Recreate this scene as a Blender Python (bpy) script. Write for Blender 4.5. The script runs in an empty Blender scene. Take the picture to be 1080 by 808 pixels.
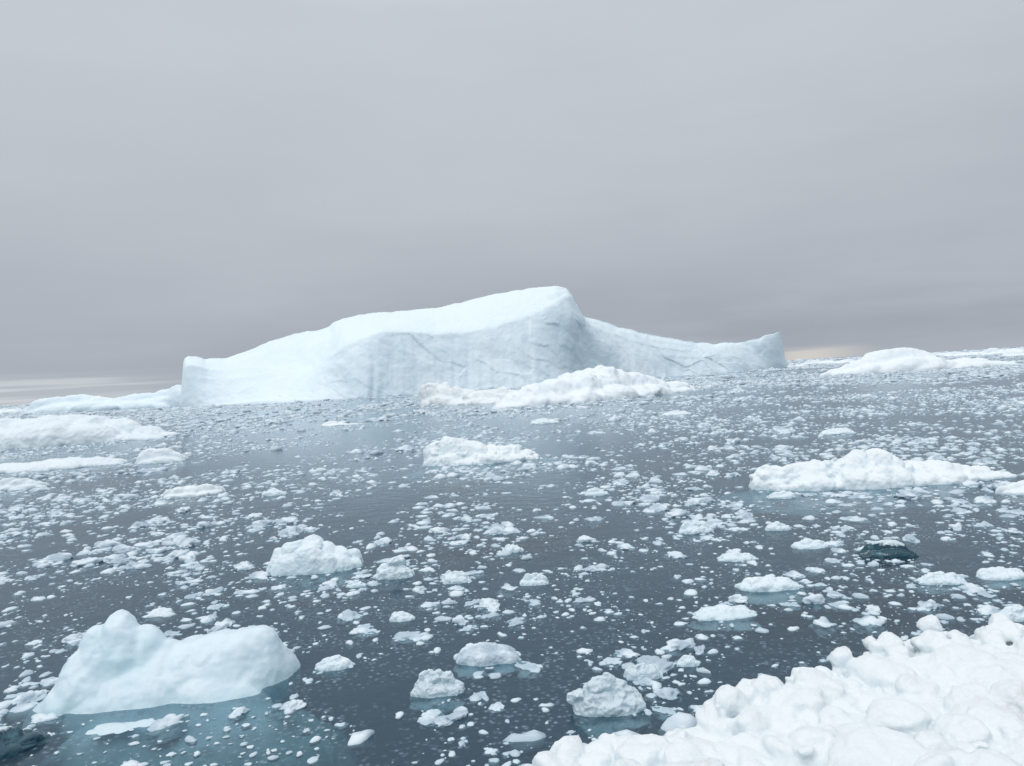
import bpy, bmesh, math, random
import numpy as np
from mathutils import Vector, Matrix, noise

random.seed(7); np.random.seed(7)
scene = bpy.context.scene
COL = scene.collection

# ------------------------------------------------------------------ camera
H = 5.0; F = 785.0
TILT = math.atan(0.058); PITCH = 7.3/785.0
fwd = Vector((0, math.cos(PITCH), -math.sin(PITCH)))
U = Vector((0, math.sin(PITCH), math.cos(PITCH)))
X = Vector((1, 0, 0))
right = X*math.cos(TILT) - U*math.sin(TILT)
up = X*math.sin(TILT) + U*math.cos(TILT)
cam_d = bpy.data.cameras.new("camera"); cam = bpy.data.objects.new("camera", cam_d)
COL.objects.link(cam)
m = Matrix((( right.x, up.x, -fwd.x, 0),(right.y, up.y, -fwd.y, 0),(right.z, up.z, -fwd.z, H),(0,0,0,1)))
cam.matrix_world = m
cam_d.sensor_width = 36; cam_d.lens = F/1080*36
cam_d.clip_start = 0.1; cam_d.clip_end = 30000
scene.camera = cam

def hz(px): return 428 - 0.058*px
def ray(a, b): return fwd + right*((a-540)/F) - up*((b-404)/F)
def pt(a, b, depth):
    d = ray(a, b); return Vector((0,0,H)) + d*(depth/d.y)
def gr(a, D):
    p = pt(a, hz(a)+H*F/D, D); p.z = 0; return p
def dist(a, b): return H*F/(b-hz(a))

# ------------------------------------------------------------------ materials
def new_mat(name):
    mt = bpy.data.materials.new(name); mt.use_nodes = True
    nt = mt.node_tree; nt.nodes.clear(); return mt, nt
def mixc(nt, fac, a, b, blend='MIX'):
    n = nt.nodes.new('ShaderNodeMix'); n.data_type = 'RGBA'; n.blend_type = blend
    for s, v in ((n.inputs[0], fac), (n.inputs[6], a), (n.inputs[7], b)):
        if hasattr(v, 'links'): nt.links.new(v, s)
        else: s.default_value = v if not isinstance(v, tuple) else (v+(1,) if len(v) == 3 else v)
    return n.outputs[2]
def mrange(nt, v, a, b, c=0.0, d=1.0, smooth=True):
    n = nt.nodes.new('ShaderNodeMapRange'); n.interpolation_type = 'SMOOTHSTEP' if smooth else 'LINEAR'
    nt.links.new(v, n.inputs[0])
    for i, x in enumerate((a, b, c, d)): n.inputs[1+i].default_value = x
    return n.outputs[0]
def math_n(nt, op, a, b=0.0):
    n = nt.nodes.new('ShaderNodeMath'); n.operation = op
    for i, v in enumerate((a, b)):
        if hasattr(v, 'links'): nt.links.new(v, n.inputs[i])
        else: n.inputs[i].default_value = v
    return n.outputs[0]
def noise_n(nt, vec, scale, detail=4, rough=0.55, dist_=0.0):
    n = nt.nodes.new('ShaderNodeTexNoise'); nt.links.new(vec, n.inputs['Vector'])
    n.inputs['Scale'].default_value = scale; n.inputs['Detail'].default_value = detail
    n.inputs['Roughness'].default_value = rough; n.inputs['Distortion'].default_value = dist_
    return n.outputs['Fac']
def mapping(nt, vec, sc):
    n = nt.nodes.new('ShaderNodeMapping'); nt.links.new(vec, n.inputs[0]); n.inputs['Scale'].default_value = sc
    return n.outputs[0]

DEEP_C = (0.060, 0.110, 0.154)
def ice_material(name, snow, blue, deep_blue, size, wet=0.5, bump=0.4, bump_d=0.03, tone=None, rough=0.65, depth=1.0, dirt=0.0, streak=0.22, uplo=-0.1, uphi=0.75, hollow=0.4, bscale=9.0, teal=(0.24,0.50,0.58)):
    mt, nt = new_mat(name)
    geo = nt.nodes.new('ShaderNodeNewGeometry'); pos = geo.outputs['Position']
    sep = nt.nodes.new('ShaderNodeSeparateXYZ'); nt.links.new(pos, sep.inputs[0]); z = sep.outputs[2]
    sn = nt.nodes.new('ShaderNodeSeparateXYZ'); nt.links.new(geo.outputs['Normal'], sn.inputs[0])
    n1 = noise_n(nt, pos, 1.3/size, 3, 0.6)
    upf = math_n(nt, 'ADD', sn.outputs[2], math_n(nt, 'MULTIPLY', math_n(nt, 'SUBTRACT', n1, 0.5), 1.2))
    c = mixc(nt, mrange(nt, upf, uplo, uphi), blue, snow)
    if hollow: c = mixc(nt, mrange(nt, geo.outputs['Pointiness'], 0.42, 0.5, hollow, 0.0), c, deep_blue)  # concavities bluer: the ice's own blue plus painted occlusion-like shade
    n2 = noise_n(nt, mapping(nt, pos, (1, 1, 0.45)), 4.5/size, 3, 0.65)
    c = mixc(nt, mrange(nt, n2, 0.3, 0.7, 0.0, streak), c, deep_blue)
    if tone:
        tn = noise_n(nt, pos, tone[0], 1, 0.4)
        c = mixc(nt, mrange(nt, tn, 0.38, 0.62, 0.0, tone[1]), c, tone[2])
    if dirt:
        dn = noise_n(nt, pos, 0.9, 4, 0.6); dg = noise_n(nt, pos, 20, 4, 0.8)
        f = math_n(nt, 'MULTIPLY', mrange(nt, dn, 0.54, 0.68), mrange(nt, dg, 0.40, 0.66, 0.1, dirt))
        c = mixc(nt, f, c, (0.56, 0.56, 0.53))
    c = mixc(nt, mrange(nt, z, 0.0, 0.12*size, wet, 0.0), c, (0.52, 0.68, 0.74))
    c = mixc(nt, mrange(nt, z, -0.5*depth, 0.0, 1.0, 0.0, False), c, teal)  # below the waterline, water's absorption is painted into the ice by depth
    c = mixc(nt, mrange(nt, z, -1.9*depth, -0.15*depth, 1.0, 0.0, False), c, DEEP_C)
    b = nt.nodes.new('ShaderNodeBsdfPrincipled'); o = nt.nodes.new('ShaderNodeOutputMaterial')
    nt.links.new(c, b.inputs['Base Color']); b.inputs['Roughness'].default_value = rough
    b.inputs['Specular IOR Level'].default_value = 0.3
    if bump:
        bn = noise_n(nt, pos, bscale/size, 5, 0.7)
        bp = nt.nodes.new('ShaderNodeBump'); bp.inputs['Strength'].default_value = bump
        bp.inputs['Distance'].default_value = bump_d; nt.links.new(bn, bp.inputs['Height'])
        nt.links.new(bp.outputs[0], b.inputs['Normal'])
    nt.links.new(b.outputs[0], o.inputs[0])
    return mt

M_SHORE = ice_material("crusted_snow_ice", (0.87,0.90,0.91), (0.77,0.84,0.875), (0.64,0.75,0.81), 0.8, wet=0.3, bump=0.8, bump_d=0.022, dirt=0.5, streak=0.10, bscale=16, hollow=0.25)  # cooler blues paint shading into the bright snow
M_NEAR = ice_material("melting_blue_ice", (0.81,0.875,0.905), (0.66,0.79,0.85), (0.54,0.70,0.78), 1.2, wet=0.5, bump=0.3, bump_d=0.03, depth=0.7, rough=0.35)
M_MELT = ice_material("translucent_melting_ice", (0.77,0.86,0.90), (0.60,0.775,0.85), (0.48,0.68,0.78), 2.2, wet=0.75, bump=0.35, bump_d=0.04, depth=0.95, rough=0.35, uplo=-0.1, uphi=0.95, teal=(0.32,0.64,0.71))  # brighter teal paints the underwater glow into the drowned ice
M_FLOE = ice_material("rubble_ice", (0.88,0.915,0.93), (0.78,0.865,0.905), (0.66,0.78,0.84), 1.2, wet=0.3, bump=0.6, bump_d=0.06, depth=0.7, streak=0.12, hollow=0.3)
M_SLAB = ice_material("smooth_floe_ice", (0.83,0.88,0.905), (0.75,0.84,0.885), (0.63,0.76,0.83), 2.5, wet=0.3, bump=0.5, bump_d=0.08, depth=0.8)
M_FAR = ice_material("far_rubble_ice", (0.88,0.925,0.95), (0.82,0.895,0.935), (0.74,0.845,0.905), 5.0, wet=0.2, bump=0.5, bump_d=0.25, streak=0.10, hollow=0.15)  # paler than near ice: distance haze painted into the colour
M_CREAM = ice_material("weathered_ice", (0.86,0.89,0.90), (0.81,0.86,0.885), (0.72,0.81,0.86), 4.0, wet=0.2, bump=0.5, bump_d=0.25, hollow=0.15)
M_BERG = ice_material("glacier_berg_ice", (0.83,0.915,0.96), (0.73,0.87,0.94), (0.66,0.83,0.92), 34.0, wet=0.0, bump=0.3, bump_d=1.0, streak=0.10, uplo=-0.2, uphi=0.85, hollow=0.0, rough=0.85)  # lightened colours, with atmospheric haze painted into the berg
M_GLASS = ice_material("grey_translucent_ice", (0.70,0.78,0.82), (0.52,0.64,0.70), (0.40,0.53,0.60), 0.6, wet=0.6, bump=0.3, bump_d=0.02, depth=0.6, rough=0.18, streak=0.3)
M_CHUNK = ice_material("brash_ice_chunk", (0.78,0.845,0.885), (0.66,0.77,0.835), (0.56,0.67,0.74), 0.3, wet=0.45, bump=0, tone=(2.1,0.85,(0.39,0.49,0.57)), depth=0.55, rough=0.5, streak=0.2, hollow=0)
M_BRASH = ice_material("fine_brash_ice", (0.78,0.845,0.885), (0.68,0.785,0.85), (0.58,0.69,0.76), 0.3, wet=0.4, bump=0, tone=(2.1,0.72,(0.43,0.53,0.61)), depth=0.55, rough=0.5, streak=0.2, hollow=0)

def dark_material():
    mt, nt = new_mat("clear_dark_ice")
    geo = nt.nodes.new('ShaderNodeNewGeometry'); pos = geo.outputs['Position']
    v = mrange(nt, noise_n(nt, pos, 3, 3, 0.5), 0.56, 0.80)
    c = mixc(nt, v, (0.014,0.064,0.092), (0.12,0.27,0.33))
    sn = nt.nodes.new('ShaderNodeSeparateXYZ'); nt.links.new(pos, sn.inputs[0])
    hgt = math_n(nt, 'ADD', sn.outputs[2], math_n(nt, 'MULTIPLY', noise_n(nt, pos, 6, 3, 0.6), 0.25))
    c = mixc(nt, mrange(nt, hgt, 0.40, 0.45, 0.0, 0.9), c, (0.74,0.84,0.88))
    b = nt.nodes.new('ShaderNodeBsdfPrincipled'); o = nt.nodes.new('ShaderNodeOutputMaterial')
    nt.links.new(c, b.inputs['Base Color']); b.inputs['Roughness'].default_value = 0.08
    nt.links.new(b.outputs[0], o.inputs[0]); return mt
M_DARK = dark_material()

def water_material():
    mt, nt = new_mat("arctic_sea_water")
    geo = nt.nodes.new('ShaderNodeNewGeometry'); pos = geo.outputs['Position']
    big = noise_n(nt, mapping(nt, pos, (1, 0.5, 1)), 0.06, 3, 0.55)
    c = mixc(nt, mrange(nt, big, 0.35, 0.65), (0.068,0.118,0.166), (0.090,0.142,0.190))
    v = nt.nodes.new('ShaderNodeTexVoronoi'); nt.links.new(pos, v.inputs['Vector']); v.inputs['Scale'].default_value = 9
    sl = mrange(nt, v.outputs['Distance'], 0.03, 0.50, 1.0, 0.0)
    patch = mrange(nt, noise_n(nt, pos, 0.6, 5, 0.75), 0.38, 0.62)
    slf = math_n(nt, 'MULTIPLY', math_n(nt, 'MULTIPLY', sl, patch), 0.62)
    c = mixc(nt, slf, c, (0.40, 0.51, 0.59))
    dif = nt.nodes.new('ShaderNodeBsdfDiffuse'); nt.links.new(c, dif.inputs[0])
    tr = nt.nodes.new('ShaderNodeBsdfTransparent'); tr.inputs[0].default_value = (0.84,0.96,0.99,1)
    gl = nt.nodes.new('ShaderNodeBsdfGlossy'); gl.inputs['Roughness'].default_value = 0.14
    gl.inputs['Color'].default_value = (0.88,0.95,1.0,1)
    bn = nt.nodes.new('ShaderNodeBump'); bn.inputs['Strength'].default_value = 0.3; bn.inputs['Distance'].default_value = 0.06
    nt.links.new(noise_n(nt, pos, 1.6, 4, 0.6), bn.inputs['Height'])
    nt.links.new(bn.outputs[0], gl.inputs['Normal'])
    fr = nt.nodes.new('ShaderNodeFresnel'); fr.inputs['IOR'].default_value = 1.33; nt.links.new(bn.outputs[0], fr.inputs['Normal'])
    m1 = nt.nodes.new('ShaderNodeMixShader'); nt.links.new(math_n(nt, 'SUBTRACT', 0.70, slf), m1.inputs[0])
    nt.links.new(dif.outputs[0], m1.inputs[1]); nt.links.new(tr.outputs[0], m1.inputs[2])
    m2 = nt.nodes.new('ShaderNodeMixShader')
    nt.links.new(math_n(nt, 'MULTIPLY', fr.outputs[0], 0.95), m2.inputs[0])
    nt.links.new(m1.outputs[0], m2.inputs[1]); nt.links.new(gl.outputs[0], m2.inputs[2])
    o = nt.nodes.new('ShaderNodeOutputMaterial'); nt.links.new(m2.outputs[0], o.inputs[0])
    return mt
M_WATER = water_material()
def deep_material():
    mt, nt = new_mat("deep_sea")
    geo = nt.nodes.new('ShaderNodeNewGeometry')
    c = mixc(nt, noise_n(nt, geo.outputs['Position'], 0.1, 2), (0.054,0.102,0.144), (0.066,0.118,0.164))
    d = nt.nodes.new('ShaderNodeBsdfDiffuse'); o = nt.nodes.new('ShaderNodeOutputMaterial')
    nt.links.new(c, d.inputs[0]); nt.links.new(d.outputs[0], o.inputs[0]); return mt
M_DEEP = deep_material()

# ------------------------------------------------------------------ helpers
def add_obj(name, me, mat, loc=(0,0,0), label=None, cat=None, group=None, kind=None):
    ob = bpy.data.objects.new(name, me); ob.location = loc; COL.objects.link(ob)
    if mat and not me.materials: me.materials.append(mat)
    if label: ob["label"] = label
    if cat: ob["category"] = cat
    if group: ob["group"] = group
    if kind: ob["kind"] = kind
    return ob

def plane(name, z, r, mat, label, cat):
    me = bpy.data.meshes.new(name)
    me.from_pydata([(-r,-r*0.3,0),(r,-r*0.3,0),(r,r,0),(-r,r,0)], [], [(0,1,2,3)])
    return add_obj(name, me, mat, (0,0,z), label, cat, kind="structure")
plane("sea_water", 0, 14000, M_WATER, "slate blue sea covered in drifting brash ice", "water")
plane("deep_sea", -5, 14000, M_DEEP, "dark deep water beneath the sea surface", "water")

def ico(sub):
    bm = bmesh.new(); bmesh.ops.create_icosphere(bm, subdivisions=sub, radius=1.0)
    bm.verts.ensure_lookup_table()
    V = np.array([tuple(v.co) for v in bm.verts]); V /= np.linalg.norm(V, axis=1, keepdims=True)
    Fc = np.array([[v.index for v in f.verts] for f in bm.faces], dtype=np.int32); bm.free(); return V, Fc
ICO2, ICO3 = ico(2), ico(3)
def superv(n, k):
    s = (np.abs(n)**k).sum(1)**(1.0/k); return n/s[:,None]
def wob(n, rs, f=2.4, cnt=5):
    o = np.zeros(len(n))
    for i in range(cnt):
        d = rs.normal(size=3)*f*(0.7+0.35*i); o += np.sin(n@d + rs.uniform(0, 6.28))/(1+0.5*i)
    return o/2.2
def tri_mesh(name, V, Fc):
    V = np.ascontiguousarray(V, dtype=np.float32); Fc = np.ascontiguousarray(Fc, dtype=np.int32)
    me = bpy.data.meshes.new(name)
    me.vertices.add(len(V)); me.vertices.foreach_set('co', V.ravel())
    me.loops.add(Fc.size); me.loops.foreach_set('vertex_index', Fc.ravel())
    me.polygons.add(len(Fc)); me.polygons.foreach_set('loop_start', np.arange(0, Fc.size, 3, dtype=np.int32))
    me.polygons.foreach_set('use_smooth', np.ones(len(Fc), bool))
    me.update(calc_edges=True); return me

def tex(kind, scale, depth=3, hard=False, basis=None):
    t = bpy.data.textures.new(kind, kind); t.noise_scale = scale
    if kind == 'CLOUDS':
        t.noise_depth = depth
        if hard: t.noise_type = 'HARD_NOISE'
        if basis: t.noise_basis = basis
    return t
def fuse(blobs, voxel, amp, scale, origin, seed=0, smooth=2, crumb=0.0, crumb_scale=0.1, hardc=1.5):
    rs = np.random.default_rng(seed*7+1)
    VV, FF, off = [], [], 0
    O = np.array(origin)
    for bl in blobs:
        c, r, k, rot, jit = bl[:5]; taper = bl[5] if len(bl) > 5 else 0.0
        V, Fc = ICO3 if max(r) > voxel*9 else ICO2
        P = superv(V, k)*(1+jit*0.6*wob(V, rs))[:,None]
        if taper: P[:,:2] *= (1 - taper*P[:,2:3])
        P = P*np.array(r)
        R = np.array(Matrix.Rotation(rot[2], 3, 'Z') @ Matrix.Rotation(rot[0], 3, 'X') @ Matrix.Rotation(rot[1], 3, 'Y'))
        VV.append(P@R.T + np.array(c) - O); FF.append(Fc+off); off += len(V)
    me = tri_mesh("tmp", np.concatenate(VV), np.concatenate(FF))
    ob = bpy.data.objects.new("tmp", me); COL.objects.link(ob)
    md = ob.modifiers.new("r", 'REMESH'); md.mode = 'VOXEL'; md.voxel_size = voxel
    if smooth:
        s = ob.modifiers.new("s", 'SMOOTH'); s.factor = 0.5; s.iterations = smooth
    def disp(t, st, mid):
        d = ob.modifiers.new("d", 'DISPLACE'); d.texture = t; d.texture_coords = 'LOCAL'; d.strength = st; d.mid_level = mid
    disp(tex('CLOUDS', scale, 3), amp*2.2, 0.5)
    if crumb:
        disp(tex('CLOUDS', crumb_scale*1.3, 2, basis='VORONOI_F2_F1'), crumb*1.3, 0.3)
        if hardc: disp(tex('CLOUDS', crumb_scale*0.7, 3, hard=True), -crumb*hardc, 0.4)
    dg = bpy.context.evaluated_depsgraph_get(); dg.update()
    out = bpy.data.meshes.new_from_object(ob.evaluated_get(dg))
    bpy.data.objects.remove(ob)
    out.polygons.foreach_set('use_smooth', [True]*len(out.polygons)); out.update()
    return out

def rnd(a, b): return a + (b-a)*random.random()
def interp(prof, x):
    if x <= prof[0][0]: return prof[0][1]
    for (a, b), (c, d) in zip(prof, prof[1:]):
        if x <= c: return b + (d-b)*(x-a)/(c-a)
    return prof[-1][1]

FOOT = []
def berg(name, label, cat, px0, D0, px1, D1, prof, depth_frac, mat, n=12, lumps=40, lump_size=0.25, k=3.0,
         amp=0.06, res=90, seed=1, shelf=0.0, shelf_z=0.3, smooth=2, group=None, lo=0.4, crumb=0.04, foot=1.0, jit=0.22, wide=1.15, hardc=1.2):
    random.seed(seed)
    P0, P1 = gr(px0, D0), gr(px1, D1)
    L = (P1-P0).length; Wd = L*depth_frac
    C = (P0+P1)/2 + Vector((0, Wd*0.5, 0)); C.z = 0
    ang = math.atan2((P1-P0).y, (P1-P0).x)
    blobs = []; hs = []
    for i in range(n):
        t = 0.03+0.94*(i+0.5)/n
        px = px0 + (px1-px0)*t
        Fp = P0.lerp(P1, t)
        env = max(0.25, math.sin(math.pi*min(max(t, 0.04), 0.96))**0.6)
        mid = Fp + Vector((0, Wd*0.5, 0))
        h = max(pt(px, interp(prof, px), mid.y).z, 0.012*L)*0.97; hs.append(h)
        rx = L/n*wide*(0.6 if i in (0, n-1) else 1)
        for (row, hf) in ((-0.3, rnd(lo*0.7, lo*1.3)), (0, 1.0), (0.3, rnd(0.5, 0.8))):
            c = mid + Vector((rnd(-.2,.2)*rx, row*Wd*env, 0))
            rz = h*hf
            blobs.append(((c.x, c.y, -0.05*h), (rx*rnd(.9,1.2), Wd*0.26*env*rnd(.85,1.15), rz), k,
                          (rnd(-.08,.08), rnd(-.08,.08), ang+rnd(-.3,.3)), jit))
    hm = max(hs)
    for i in range(lumps):
        t = rnd(0.03, 0.97); row = rnd(-0.42, 0.38)
        env = max(0.25, math.sin(math.pi*t)**0.6)
        h = hs[min(n-1, int(t*n))]
        Fp = P0.lerp(P1, t) + Vector((0, Wd*(0.5+row*env), 0))
        zf = max(0.05, 1.0 - abs(row)*1.7)
        s = (0.4*h+0.6*hm)*lump_size*(0.3+0.95*random.random()**1.7)
        sz = s*rnd(.5,1.0)
        top = h*zf*rnd(.75,1.04)
        blobs.append(((Fp.x, Fp.y, top - sz*0.9), (s*rnd(.8,1.8), s*rnd(.8,1.4), sz), rnd(2.4, 7),
                      (rnd(-.7,.7), rnd(-.7,.7), rnd(0,3.1)), 0.3))
    if shelf:
        blobs.append(((C.x, C.y-Wd*0.1, -shelf_z-hm*0.35), (L*0.5*shelf, Wd*0.55*shelf+0.1*L, hm*0.35), 2.2, (0,0,ang), 0.5))
    me = fuse(blobs, max(L/res, 0.012), amp*hm, hm*0.5, C, seed, smooth, crumb*hm, hm*0.3, hardc)
    me.name = name
    FOOT.append((C.x, C.y, L*0.5*foot, Wd*0.5*foot+0.03*L))
    return add_obj(name, me, mat, C, label, cat, group)

# ------------------------------------------------------------------ the great iceberg
KEY = [
 (190,424,427,300,1,3),(192,400,404,300,1,5),(195,379,386,299,2,8),(199,376,384,298,4,11),(206,376,385,297,5,14),(216,379,389,296,8,18),
 (240,377,392,294,13,24),(262,369,388,292,17,30),(290,357,384,290,22,38),(312,350,384,287,24,44),(332,347,388,283,20,50),
 (346,344,378,279,17,54),(362,335,368,276,13,58),(380,332,357,276,12,62),(400,330,350,279,12,64),(430,328,349,286,13,64),
 (460,325,352,293,14,60),(490,318,350,300,14,56),(520,310,345,306,15,50),(545,305,337,312,16,44),(568,303,329,318,17,36),
 (588,302,318,324,19,28),(597,304,311,330,19,25),(602,309,314,334,17,24),(604,318,322,337,15,22),(609,321,325,341,13,22),(611,331,334,345,12,22),(618,334,342,352,12,24),(640,338,350,362,13,26),
 (652,344,352,368,13,26),(665,347,358,372,14,26),(690,352,364,384,14,26),(720,359,369,398,14,24),(755,363,371,416,12,20),(780,361,368,432,9,14),(788,359,366,438,8,13),
 (800,358,364,448,5,9),(806,354,363,452,5,9),(815,353,361,460,3,6),(822,350,363,468,2,4),(825,360,371,472,1,3),(829,384,385,476,1,2)]
def facet(p, sx, sy, sz, off, sharp=11.0):
    q = Vector((p.x/sx + p.z/(sx*1.1) + off, p.y/sy, p.z/sz))
    d, pts = noise.voronoi(q)
    tot = 0; acc = 0
    for dd, c in zip(d, pts):
        wgt = math.exp(-(dd-d[0])*sharp)
        cv = noise.cell_vector(c*7.3 + Vector((.5,.5,.5)))
        g = Vector((cv.x-0.5, cv.y-0.5, cv.z-0.5))*2
        acc += wgt*(q-c).dot(g); tot += wgt
    return acc/tot
def big_berg():
    KA = np.array(KEY, float)
    nc = 560
    pxs = np.linspace(190, 829, nc)
    ks = [np.interp(pxs, KA[:,0], KA[:,i]) for i in range(1, 6)]
    for i, wd in ((1,9),(2,13),(3,15),(4,15)):
        ker = np.ones(wd)/wd; pad = np.pad(ks[i], wd//2, mode='edge'); ks[i] = np.convolve(pad, ker, 'valid')
    verts = []; nr = 0
    for j, px in enumerate(pxs):
        rp, lp, D, ld, rd = [k[j] for k in ks]
        jag = noise.fractal(Vector((px/11.0, 3.3, 1.1)), 0.8, 2.2, 4)
        rp = rp - 0.8*jag*min(1, (px-190)/30)
        lp = lp - 0.3*noise.fractal(Vector((px/17.0, 8.3, 1.1)), 0.9, 2.2, 2)
        B = gr(px, D + 1.5*noise.fractal(Vector((px/22.0, 1.3, 5.1)), 0.9, 2.2, 3)); Lp = pt(px, lp, D+ld); Rp = pt(px, rp, D+rd)
        out = B.normalized()
        bk = 28*min(1, (px-186)/40, (835-px)/70)
        Bk = gr(px, D+rd+bk); Bm = (Rp*0.5+Bk*0.5) + Vector((0,0,Rp.z*0.2))
        mid = Lp.lerp(Rp, 0.5) + Vector((0,0,0.05*(Rp.z-Lp.z)+0.15))
        q1 = B.lerp(Lp, 0.30) + Vector((0,-0.9,-0.8)); q2 = B.lerp(Lp, 0.72) + Vector((0,-0.5,0.3))
        P = [(B-out*1.0+Vector((0,0,-5)), 4), (B-out*0.5, 26), (q1, 34), (q2, 26), (Lp, 24), (mid, 24), (Rp, 14), (Bm, 10), (Bk, 3), (Bk+Vector((0,2,-5)), 0)]
        pts = []
        for (a, c), (b, _) in zip(P, P[1:]):
            for s in range(c): pts.append(a.lerp(b, s/c))
        pts.append(P[-1][0]); nr = len(pts); verts.append(pts)
    V = np.array([[tuple(p) for p in c] for c in verts])
    RI = 4+26+34+26+24+24
    for _ in range(8): V[:,5:RI-2] = 0.25*V[:,4:RI-3] + 0.5*V[:,5:RI-2] + 0.25*V[:,6:RI-1]
    V[:,1:-1] = 0.25*V[:,:-2] + 0.5*V[:,1:-1] + 0.25*V[:,2:]
    du = np.gradient(V, axis=0); dv = np.gradient(V, axis=1)
    Nn = np.cross(du, dv); Nn /= np.linalg.norm(Nn, axis=2, keepdims=True)+1e-9
    if Nn[nc//2, 40, 1] > 0: Nn = -Nn
    for _ in range(4):
        Nn[:,1:-1] = 0.25*Nn[:,:-2] + 0.5*Nn[:,1:-1] + 0.25*Nn[:,2:]; Nn[1:-1] = 0.25*Nn[:-2] + 0.5*Nn[1:-1] + 0.25*Nn[2:]
    for j in range(nc):
        e = max(0.0, min(1.0, j/20, (nc-1-j)/30))
        for i in range(nr):
            p = Vector(V[j, i]); n = Nn[j, i]
            steep = 1-abs(n[2]); st = 0.15+0.85*min(1, steep*1.3)
            w = Vector((noise.noise(p/14), noise.noise(p/14+Vector((7,7,7))), noise.noise(p/14+Vector((3,9,1)))))*3
            a = facet(p+w, 32, 50, 38, 0, 7)*4.6 + facet(p+w*0.6, 12, 24, 17, 11, 8)*1.1 + facet(p+w*0.3, 5, 9, 6.5, 31, 9)*0.28
            f = noise.fractal(p/7.0, 0.7, 2.1, 5)*0.26
            V[j, i] += n*(a*st + f + noise.noise(p/45)*0.9)*e
    C = V.reshape(-1,3).mean(0); C[2] = 0
    me = bpy.data.meshes.new("iceberg")
    faces = [(j*nr+i, (j+1)*nr+i, (j+1)*nr+i+1, j*nr+i+1) for j in range(nc-1) for i in range(nr-1)]
    faces.append(tuple(range(nr-1, -1, -1))); faces.append(tuple((nc-1)*nr+i for i in range(nr)))
    me.from_pydata([tuple(v) for v in (V.reshape(-1,3)-C)], [], faces)
    me.polygons.foreach_set('use_smooth', [True]*len(faces)); me.update()
    bm = bmesh.new(); bm.from_mesh(me); bmesh.ops.recalc_face_normals(bm, faces=bm.faces); bm.to_mesh(me); bm.free()
    for x in range(200, 830, 25):
        D = float(np.interp(x, KA[:,0], KA[:,3])); g = gr(x, D+28); FOOT.append((g.x, g.y, 9, 28))
    return add_obj("iceberg", me, M_BERG, C, "huge pale blue iceberg with sloping snowy top and sheer cliff", "iceberg")
big_berg()

# ------------------------------------------------------------------ middle and small bergs
berg("iceberg", "low hazy blue iceberg sloping up beyond the ice field", "iceberg", 16, 350, 198, 350,
     [(16,434),(30,426),(50,417),(75,415),(95,421),(120,419),(150,414),(175,408),(198,400)], 0.2, M_BERG, n=9, lumps=0, k=2.3, amp=0.05, res=130, seed=11, crumb=0.02, smooth=5, wide=1.5, lo=0.6, jit=0.14)
berg("iceberg", "white iceberg with smooth rounded domes", "iceberg", 882, 200, 1092, 212,
     [(882,391),(905,384),(925,376),(938,368),(960,365),(985,366),(998,376),(1012,380),(1030,375),(1052,377),(1072,382),(1092,386)], 0.25, M_FAR, n=12, lumps=4, lump_size=.25, k=2.4, amp=0.05, res=170, seed=12, crumb=0.02, smooth=6, wide=1.3, lo=0.6, jit=0.14)
G3 = "distant ice along the horizon"
for i, (a, b, D, hgt) in enumerate([(832,852,520,4),(850,884,640,5),(880,930,560,4),(925,960,760,6),(1000,1046,620,5),(1040,1092,520,8),(985,1010,800,4),(1060,1100,380,6),(-10,22,520,5),(-40,0,420,7)]):
    y = hz((a+b)/2)+H*F/D
    berg("distant_iceberg", "low pale ice mass on the horizon", "iceberg", a, D, b, D,
         [(a, y-hgt*0.4), (a+(b-a)*.25, y-hgt), (a+(b-a)*.5, y-hgt*.7), (a+(b-a)*.75, y-hgt*.9), (b, y-hgt*0.4)],
         0.3, M_FAR, n=6, lumps=6, k=2.4, res=50, seed=80+i, group=G3, crumb=0.04, wide=1.3)
berg("iceberg", "jumbled white iceberg of broken blocks beside the cliff", "iceberg", 515, 108, 742, 150,
     [(515,428),(535,416),(552,405),(580,402),(600,393),(625,386),(645,390),(670,396),(690,402),(715,404),(742,408)], 0.3, M_FAR, n=22, lumps=150, lump_size=.18, k=3.2, amp=0.06, res=220, seed=13, crumb=0.03)
berg("ice_floe", "low weathered off white ice floe", "ice floe", 440, 150, 548, 140,
     [(440,409),(450,403),(470,403),(485,409),(510,411),(530,408),(548,410)], 0.35, M_CREAM, n=12, lumps=24, lump_size=.2, k=2.6, amp=0.06, res=110, seed=14)
berg("ice_floe", "broad white ice floe with low mounds", "ice floe", -60, 86, 160, 87,
     [(-60,445),(0,440),(40,436),(80,438),(110,446),(135,455),(160,464)], 0.4, M_SLAB, n=9, lumps=8, lump_size=.16, k=2.3, amp=0.06, res=200, seed=15, crumb=0.025, smooth=4, lo=0.6, wide=1.45, jit=0.15)
berg("ice_floe", "narrow flat white ice floe", "ice floe", -45, 55, 116, 56,
     [(-45,489),(0,489),(30,485),(70,482),(100,484),(116,491)], 0.35, M_SLAB, n=7, lumps=12, lump_size=.15, k=2.3, amp=0.09, res=160, seed=16, crumb=0.05, smooth=3, lo=0.6, wide=1.3, jit=0.2)
berg("ice_floe", "small flat white ice floe", "ice floe", -20, 43, 42, 44,
     [(-20,506),(10,504),(42,508)], 0.4, M_SLAB, n=5, lumps=3, k=2.2, res=70, seed=17, crumb=0.04, smooth=3, wide=1.3)
berg("ice_floe", "small peaked bluish ice floe", "ice floe", 140, 56, 187, 56,
     [(140,482),(155,472),(168,470),(187,480)], 0.5, M_SLAB, n=4, lumps=2, k=2.2, res=60, seed=18, crumb=0.03, smooth=3, wide=1.3)
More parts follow.
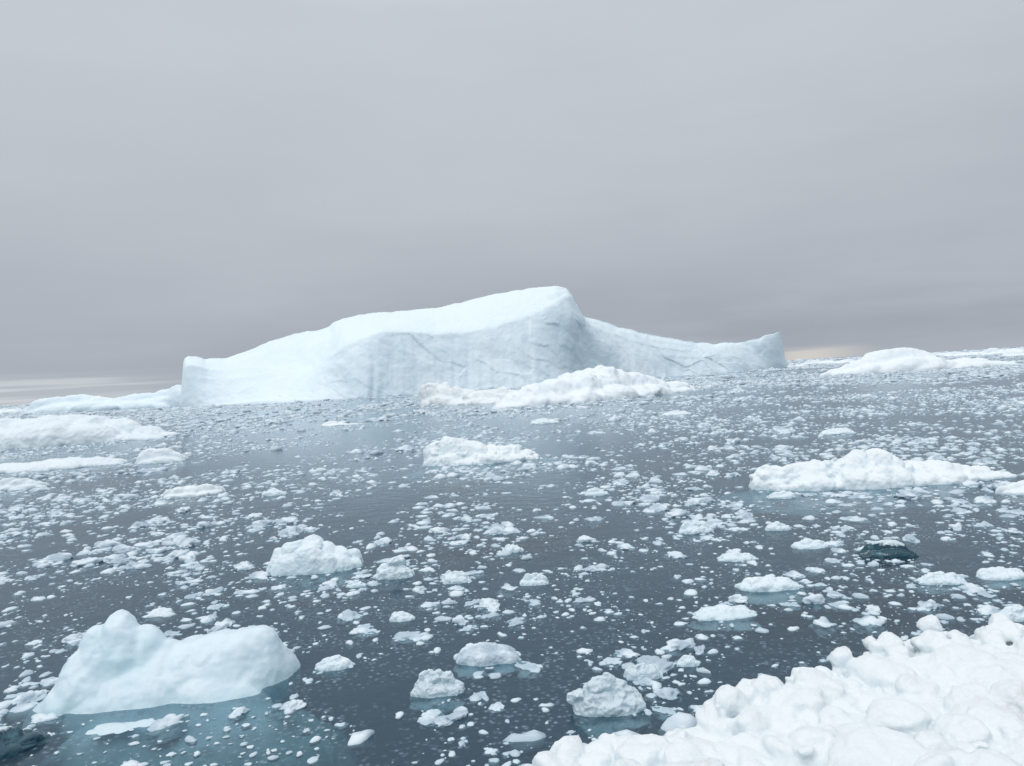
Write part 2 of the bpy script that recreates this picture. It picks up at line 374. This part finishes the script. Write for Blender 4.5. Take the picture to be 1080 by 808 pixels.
berg("ice_floe", "small flat ragged ice floe", "ice floe", 168, 36, 232, 37,
     [(168,517),(190,512),(215,510),(232,514)], 0.4, M_FLOE, n=6, lumps=8, lump_size=.2, k=2.6, res=80, seed=19)
berg("ice_floe", "small double humped distant ice floe", "ice floe", 336, 95, 381, 95,
     [(336,449),(350,443),(362,448),(381,448)], 0.4, M_FLOE, n=6, lumps=8, lump_size=.2, k=2.6, res=70, seed=20)
berg("ice_floe", "snow topped ice floe with crusted lumps and drowned shelf", "ice floe", 442, 43, 571, 43.5,
     [(442,484),(452,470),(470,462),(482,458),(497,463),(515,467),(540,469),(556,475),(571,486)], 0.4, M_FLOE, n=11, lumps=80, lump_size=.17, k=3, amp=0.06, res=190, seed=21, shelf=1.7, shelf_z=0.05, crumb=0.04)
berg("ice_floe", "long snow covered ice floe with bumpy ridge", "ice floe", 800, 28.0, 1098, 27.8,
     [(800,506),(812,494),(830,490),(850,489),(880,483),(905,481),(922,473),(938,471),(952,475),(968,480),(990,485),(1010,482),(1035,488),(1060,492),(1098,504)], 0.28, M_FLOE, n=20, lumps=170, lump_size=.20, k=3, amp=0.06, res=260, seed=22, shelf=1.06, shelf_z=0.1, crumb=0.035, lo=0.5, wide=1.05)
berg("ice_floe", "rounded white ice floe beside the long floe", "ice floe", 1062, 25, 1130, 25,
     [(1062,516),(1076,508),(1095,505),(1130,516)], 0.4, M_FLOE, n=5, lumps=6, k=2.6, res=70, seed=23)
berg("ice_floe", "white melting ice lump with crusted top", "ice floe", 280, 19.8, 378, 20.1,
     [(280,596),(290,576),(302,565),(325,563),(345,575),(362,574),(372,581),(378,593)], 0.5, M_NEAR, n=6, lumps=10, lump_size=.20, k=2.6, amp=0.05, res=130, seed=24, shelf=1.1, shelf_z=0.08, smooth=4, crumb=0.03, lo=0.65, wide=1.1)

def two_hump():
    def b(px, D, rx, ry, top, k=2.3, rot=(0,0,0), bot=0.5, jit=0.14, taper=0.2):
        p = gr(px, D); rz = (top+bot)/2
        return ((p.x, p.y, top-rz), (rx, ry, rz), k, rot, jit, taper)
    bl = [b(238,12.95,0.92,0.76,0.86,2.8,(0,0.0,0.1),taper=0.25), b(266,13.0,0.64,0.60,0.91,2.6,(0.1,0.10,0.3),taper=0.3), b(206,12.9,0.7,0.75,0.78,2.4,(0,0.05,0.2),taper=0.25),
          b(133,12.8,0.56,0.6,1.36,2.4,(0,-0.05,0.3),taper=0.42), b(111,12.7,0.50,0.55,1.20,2.3,(0,-0.14,0.1),taper=0.45), b(153,12.8,0.48,0.55,1.12,2.4,(0,0.12,0.5),taper=0.4),
          b(96,12.55,0.58,0.58,0.80,2.3,(0,-0.25,0.2),taper=0.45), b(76,12.4,0.52,0.55,0.42,2.2,(0,-0.2,0.2),taper=0.4), b(58,12.3,0.42,0.45,0.15,2.1,taper=0.3),
          b(176,12.8,0.62,0.72,0.76,2.3,taper=0.3), b(292,13.15,0.34,0.5,0.46,2.4), b(140,12.3,0.95,0.42,0.48,2.3,taper=0.45), b(215,12.4,1.0,0.42,0.38,2.4,taper=0.45),
          b(105,12.1,0.7,0.36,0.14,2.2)]
    for (px, D, rx, ry, zt) in ((188,12.15,3.0,2.0,-0.01),(240,11.8,2.1,1.7,-0.06),(115,11.7,1.6,1.3,-0.08)):
        p = gr(px, D); bl.append(((p.x, p.y, zt-2.1), (rx, ry, 2.1), 2.0, (0,0,0.1), 0.12))
    C = gr(182, 12.7)
    me = fuse(bl, 0.034, 0.05, 0.6, C, 25, 7, 0.028, 0.45, 0.8); me.name = "iceberg"
    FOOT.append((C.x, C.y-0.1, 2.0, 1.0))
    add_obj("iceberg", me, M_MELT, C, "smooth blue white ice with two humps and teal drowned foot", "iceberg")
two_hump()
berg("ice_floe", "half drowned pale ice slab", "ice floe", 84, 11.0, 158, 11.2,
     [(84,775),(110,766),(130,768),(158,780)], 0.4, M_NEAR, n=5, lumps=3, k=2.4, res=70, seed=26, crumb=0.03)
berg("clear_ice_block", "dark glassy clear ice block low in the water", "ice block", -60, 10.2, 44, 10.8,
     [(-60,768),(0,768),(25,780),(44,800)], 0.5, M_DARK, n=5, lumps=2, k=2.6, res=80, seed=27, crumb=0.02, smooth=5)
berg("clear_ice_block", "dark teal glassy clear ice block with pale top", "ice block", 910, 18.4, 970, 18.1,
     [(910,586),(926,575),(940,562),(953,571),(970,587)], 0.35, M_DARK, n=4, lumps=1, lump_size=.3, k=2.2, res=80, seed=28, amp=0.05, crumb=0.012, smooth=6, wide=1.3, jit=0.12)
G2 = "ice lumps drifting on the sea"
SM = [(480,673,548,702,"rounded translucent white ice lump"),(395,587,434,611,"rounded white ice lump"),
      (607,705,682,756,"pale grey translucent ice lump with rough crust"),(433,700,488,736,"ragged melting grey white ice lump"),
      (549,602,579,618,"small rounded white ice lump"),(719,545,753,563,"small domed white ice lump"),
      (785,603,850,624,"flat ragged white ice lump"),(735,636,802,654,"flat ragged white ice lump"),
      (331,689,371,708,"small white ice lump"),(465,598,496,616,"small white ice lump"),
      (975,600,1022,617,"flat ragged white ice lump"),(1040,594,1090,612,"flat ragged white ice lump"),
      (840,566,876,579,"small white ice lump"),(810,548,836,560,"small white ice lump"),
      (618,513,642,523,"small white ice lump"),(812,516,842,526,"small white ice lump"),
      (760,580,800,592,"flat ragged white ice lump"),(660,695,700,718,"ragged melting grey white ice lump"),
      (1058,633,1095,656,"rounded white ice lump"),(715,688,740,704,"small white ice lump"),
      (410,642,436,656,"small white ice lump"),(365,610,385,620,"small white ice lump"),
      (530,572,552,583,"small white ice lump"),(275,514,300,523,"small white ice lump"),
      (560,440,590,447,"small white ice lump"),(870,450,905,458,"small white ice lump"),(700,432,730,438,"small white ice lump")]
for i, (a, t, b, g, lab) in enumerate(SM):
    mx = (a+b)/2; D = dist(mx, g)
    w = b-a; t = t+(g-t)*0.08
    mat = M_GLASS if "grey" in lab else (M_CHUNK if "translucent" in lab else M_NEAR)
    berg("ice_lump", lab + " floating in the sea", "ice lump", a, D, b, D,
         [(a, g-(g-t)*0.35), (a+w*0.3, t+(g-t)*0.1), (a+w*0.55, t), (a+w*0.8, t+(g-t)*0.25), (b, g-(g-t)*0.3)],
         0.5, mat, n=5, lumps=(12 if "ragged" in lab or "crust" in lab else 4), lump_size=.26, k=2.3, amp=0.09, res=70, seed=50+i,
         shelf=1.05 if w > 45 else 0, shelf_z=0.06, group=G2, smooth=3, crumb=0.055, lo=0.6)

# ------------------------------------------------------------------ shore floe
def shore():
    random.seed(5)
    EDGE = [(575,808),(610,791),(650,776),(690,770),(720,763),(748,752),(770,736),(800,722),(830,714),(870,700),(905,688),(940,676),(980,668),(1030,664),(1080,656),(1180,648)]
    ztop = lambda a: 0.42 + 0.38*min(1, max(0, (a-600)/250)) + 0.14*min(1, max(0, (a-950)/150))
    blobs = []; edge = []
    for a, b in EDGE:
        z = ztop(a); d = ray(a, b); s = (z-H)/d.z; edge.append((Vector((0,0,H))+d*s, a, z))
    und = lambda x, y: 0.36*noise.noise(Vector((x*0.6, y*0.6, 3))) + 0.20*noise.noise(Vector((x*1.5, y*1.5, 8)))
    for (p, a, z), (p2, a2, z2) in zip(edge, edge[1:]):
        L = (p2-p).length; nn = max(1, int(L/0.30))
        for i in range(nn):
            q = p.lerp(p2, i/nn); dep = 0.0
            while q.y - dep > 5.0 and dep < 6.0:
                r = 0.42 if dep < 0.4 else 0.58
                zz = z*(0.80 if dep < 0.3 else 0.93) + und(q.x, q.y-dep)*(0.5 if dep < 0.5 else 1)
                off = r*0.55
                blobs.append(((q.x+dep*0.12+rnd(-.1,.1)+off*0.3, q.y-dep-off, -0.1), (r*rnd(.8,1.15), r*rnd(.8,1.15), (zz+0.1)*rnd(.97,1.03)), rnd(2.4,3.4), (rnd(-.04,.04),rnd(-.04,.04),rnd(0,3)), 0.18))
                dep += 0.36
    for (p, a, z), (p2, a2, z2) in zip(edge, edge[1:]):
        L = (p2-p).length
        for i in range(int(L*26)):
            q = p.lerp(p2, random.random()); s = 0.03+0.17*random.random()**1.9
            dp = -0.05+abs(random.gauss(0, 0.40))
            blobs.append(((q.x+rnd(-.1,.1), q.y-dp, z*rnd(.86,1.0)+und(q.x, q.y-dp)*(0.6 if dp < 0.4 else 1)-s*0.10), (s*rnd(.8,1.3), s*rnd(.8,1.2), s*rnd(.75,1.0)), rnd(2.2,4.0), (rnd(-.8,.8),rnd(-.8,.8),rnd(0,3)), 0.5))
        for i in range(int(L*12)):
            q = p.lerp(p2, random.random()); s = rnd(0.05, 0.2)
            blobs.append(((q.x+rnd(-.1,.1), q.y+rnd(-0.3,0.16), z*rnd(.05,.75)-s*0.2), (s*1.4, s, s*.9), rnd(2.2,4), (rnd(-.6,.6),rnd(-.6,.6),rnd(0,3)), 0.5))
    for i in range(260):
        j = random.randrange(len(edge)-1); p, a, z = edge[j]; q = p.lerp(edge[j+1][0], random.random())
        dep = 0.3+4.4*random.random()**1.5; s = 0.035+0.27*random.random()**2.6
        zz = z*0.95 + und(q.x+dep*0.12, q.y-dep)
        blobs.append(((q.x+dep*0.12, q.y-dep, zz-s*0.18), (s*rnd(1,1.6), s*rnd(.8,1.2), s*rnd(.6,.8)), rnd(2.1,3.5), (rnd(-.35,.35),rnd(-.35,.35),rnd(0,3)), 0.5))
    for a, b, r in ((768,737,0.21),(884,692,0.13),(975,658,0.16),(1050,657,0.17)):
        z = ztop(a); d = ray(a, b); s = (z-H)/d.z; p = Vector((0,0,H))+d*s
        blobs.append(((p.x, p.y-0.12, z), (r*rnd(.9,1.3), r*rnd(.8,1.1), r*rnd(.8,1)), rnd(2.4,3.5), (rnd(-.6,.6),rnd(-.6,.6),rnd(0,3)), 0.5))
    C = Vector((4.5, 8.5, 0))
    me = fuse(blobs, 0.024, 0.028, 0.20, C, 3, 3, 0.009, 0.06, 0.5); me.name = "shore_ice"
    for (p, a, z) in edge:
        FOOT.append((p.x+0.2, p.y-1.0, 0.9, 1.1)); FOOT.append((p.x+0.5, p.y-2.6, 1.0, 1.2)); FOOT.append((p.x+0.5, p.y-4.2, 1.2, 1.4))
    return add_obj("ice_floe", me, M_SHORE, C, "large lumpy crusted white snow and ice mass at the water's edge", "ice floe")
shore()

# ------------------------------------------------------------------ brash ice
FLATS = [0.40,0.52,0.44,0.62,0.34,0.56,0.42,0.64,0.36,0.48,0.46,0.58,0.40,0.52]
def template(base, seed, flat):
    rs = np.random.default_rng(seed); V, Fc = base
    P = superv(V, rs.uniform(2.0, 2.8))
    so = Vector(rs.uniform(0, 90, 3)); big = len(V) > 1000
    d = np.array([1 + 0.46*noise.noise(Vector(v)*1.3+so) + 0.32*noise.noise(Vector(v)*3.0+so) + ((0.2*noise.noise(Vector(v)*7+so)+0.1*noise.noise(Vector(v)*15+so)) if big else 0) for v in V])
    P = P*d[:,None]*np.array([rs.uniform(.8,1.25), rs.uniform(.6,1.0), flat])
    P[:,2] -= flat*rs.uniform(0.05, 0.75)
    R = np.array(Matrix.Rotation(rs.uniform(-.18,.18), 3, 'X')); return P@R.T, Fc
ICO1, ICO4 = ico(1), ico(4)
T_HI = [template(ICO4, 100+i, FLATS[i]) for i in range(14)]
T_MD = [template(ICO2, 100+i, FLATS[i]) for i in range(14)]
T_LO = [template(ICO1, 100+i, FLATS[i]*1.1) for i in range(14)]

rng = np.random.default_rng(3)
FT = np.array(FOOT)
def blocked(x, y, s):
    return np.any(((x-FT[:,0])/(FT[:,2]+s))**2 + ((y-FT[:,1])/(FT[:,3]+s))**2 < 1)
samples = []
def band(d0, d1, count, med, sig, lo, hi, cl, wmul=0.85, amp=0.5):
    made = 0
    while made < count:
        d = math.sqrt(rng.uniform(d0*d0, d1*d1)); x = rng.uniform(-wmul, wmul)*d
        f = noise.noise(Vector((x/cl, d/(cl*1.5), 1.3))) + 0.6*noise.noise(Vector((x/cl*3.1, d/cl*2.2, 7.7)))
        if rng.random() > 0.5 + amp*1.6*f: continue
        s = min(max(med*math.exp(rng.normal(0, sig)), lo), hi)
        if blocked(x, d, s*0.6): made += 0.5; continue
        samples.append((x, d, s, rng.integers(14), rng.uniform(0, 6.283))); made += 1
band(7, 22, 6500, 0.034, 0.90, 0.009, 0.26, 1.6, amp=0.6)
band(22, 45, 11000, 0.058, 0.80, 0.018, 0.38, 4, amp=0.6)
band(45, 100, 12500, 0.13, 0.64, 0.05, 0.8, 10, amp=0.6)
band(100, 250, 13000, 0.34, 0.6, 0.15, 1.6, 30, 0.8)
band(110, 330, 6500, 0.32, 0.5, 0.15, 1.0, 30, 0.75, 0.12)
band(250, 700, 11000, 0.95, 0.5, 0.4, 2.6, 80, 0.8)
band(700, 2600, 7000, 3.2, 0.6, 1.5, 12, 250, 0.8)

S = np.array([(a,b,c,d,e) for a,b,c,d,e in samples])
inview = (np.abs(S[:,0]) < 0.68*S[:,1]) & (S[:,1] > 10.5)
app = np.where(inview, S[:,2]/S[:,1], 0)
order = np.argsort(-app)
hero = order[:285]; rest = order[285:]
hm = []
for (V, Fc) in T_HI:
    me = tri_mesh("ice_chunk", V, Fc); me.materials.append(M_CHUNK); hm.append(me)
for i in hero:
    x, y, s, t, r = S[i]
    ob = bpy.data.objects.new("ice_chunk", hm[int(t)])
    ob.location = (x, y, 0); ob.rotation_euler = (0, 0, r); ob.scale = (s, s, s)
    ob["label"] = "small melting grey white ice chunk afloat"; ob["category"] = "ice chunk"; ob["group"] = "brash ice chunks drifting on the sea"
    COL.objects.link(ob)
VV = []; FF = []; off = 0
for i in rest:
    x, y, s, t, r = S[i]
    V, Fc = (T_MD if (y < 45 and s/y > 0.003) else T_LO)[int(t)]
    c, sn = math.cos(r), math.sin(r)
    W = np.empty_like(V)
    W[:,0] = (V[:,0]*c - V[:,1]*sn)*s + x; W[:,1] = (V[:,0]*sn + V[:,1]*c)*s + y
    W[:,2] = V[:,2]*s*(1.0 if y < 100 else 0.8) + (0.1*s if y > 100 else 0)
    VV.append(W); FF.append(Fc+off); off += len(V)
me = tri_mesh("brash_ice", np.concatenate(VV), np.concatenate(FF))
add_obj("brash_ice", me, M_BRASH, (0,0,0), "field of small broken ice fragments drifting on the sea", "brash ice", kind="stuff")

# ------------------------------------------------------------------ sky and light
SUN_EL = math.radians(42); SUN_AZ = math.radians(215)
w = bpy.data.worlds.new("World"); scene.world = w; w.use_nodes = True
nt = w.node_tree; nt.nodes.clear()
tc = nt.nodes.new('ShaderNodeTexCoord'); g = tc.outputs['Generated']
sep = nt.nodes.new('ShaderNodeSeparateXYZ'); nt.links.new(g, sep.inputs[0]); z = sep.outputs[2]; gx = sep.outputs[0]
n1 = noise_n(nt, mapping(nt, g, (1.2, 1.2, 3.4)), 1.9, 4, 0.5)
zz = math_n(nt, 'ADD', z, math_n(nt, 'MULTIPLY', math_n(nt, 'SUBTRACT', n1, 0.5), 0.28))
rp = nt.nodes.new('ShaderNodeValToRGB'); nt.links.new(zz, rp.inputs[0])
el = rp.color_ramp.elements
stops = [(0.0,(0.425,0.466,0.524)),(0.05,(0.420,0.460,0.516)),(0.14,(0.460,0.501,0.556)),(0.25,(0.512,0.555,0.607)),(0.45,(0.566,0.616,0.668)),(0.68,(0.90,0.95,1.0)),(1.0,(1.18,1.25,1.33))]
el[0].position = stops[0][0]; el[0].color = stops[0][1]+(1,)
el[1].position = stops[-1][0]; el[1].color = stops[-1][1]+(1,)
for p, c in stops[1:-1]:
    e = el.new(p); e.color = c+(1,)
n2 = noise_n(nt, mapping(nt, g, (1.5, 1.5, 10)), 1.5, 4, 0.5)
low = math_n(nt, 'MULTIPLY', mrange(nt, z, 0.03, 0.17, 1.0, 0.12), mrange(nt, gx, -0.45, 0.30, 0.5, 1.0))
c = mixc(nt, math_n(nt, 'MULTIPLY', low, mrange(nt, n2, 0.36, 0.62, 0.0, 0.55)), rp.outputs[0], (0.312,0.340,0.400))
n3 = noise_n(nt, mapping(nt, g, (2.2, 2.2, 80)), 1.7, 3, 0.5)
left = mrange(nt, gx, -0.50, -0.36, 1.0, 0.0)
rt = math_n(nt, 'MULTIPLY', mrange(nt, gx, 0.32, 0.36), mrange(nt, gx, 0.37, 0.46, 0.8, 0.0))
zt = mrange(nt, z, 0.018, 0.038, 1.0, 0.0)
zr = mrange(nt, z, 0.008, 0.018, 1.0, 0.0)
fn = mrange(nt, n3, 0.38, 0.58, 0.3, 0.9)
c = mixc(nt, math_n(nt, 'MULTIPLY', math_n(nt, 'MULTIPLY', left, zt), fn), c, (0.64,0.68,0.71))
c = mixc(nt, math_n(nt, 'MULTIPLY', math_n(nt, 'MULTIPLY', rt, zr), fn), c, (0.74,0.70,0.64))
bg = nt.nodes.new('ShaderNodeBackground'); nt.links.new(c, bg.inputs[0]); bg.inputs[1].default_value = 1.0
sky = nt.nodes.new('ShaderNodeTexSky'); sky.sky_type = 'NISHITA'; sky.sun_disc = False
sky.sun_elevation = SUN_EL; sky.sun_rotation = SUN_AZ
bs = nt.nodes.new('ShaderNodeBackground'); nt.links.new(sky.outputs[0], bs.inputs[0]); bs.inputs[1].default_value = 0.05
mx = nt.nodes.new('ShaderNodeMixShader'); mx.inputs[0].default_value = 0.985
nt.links.new(bs.outputs[0], mx.inputs[1]); nt.links.new(bg.outputs[0], mx.inputs[2])
o = nt.nodes.new('ShaderNodeOutputWorld'); nt.links.new(mx.outputs[0], o.inputs[0])

sd = bpy.data.lights.new("sun", 'SUN'); sd.energy = 0.80; sd.angle = math.radians(25); sd.color = (1, 0.98, 0.95)
so = bpy.data.objects.new("sun", sd); COL.objects.link(so)
dirv = Vector((math.sin(SUN_AZ)*math.cos(SUN_EL), math.cos(SUN_AZ)*math.cos(SUN_EL), math.sin(SUN_EL)))
so.rotation_euler = (-dirv).to_track_quat('-Z', 'Y').to_euler(); so.location = dirv*50

scene.view_settings.view_transform = 'Standard'; scene.view_settings.look = 'None'; scene.view_settings.exposure = 0
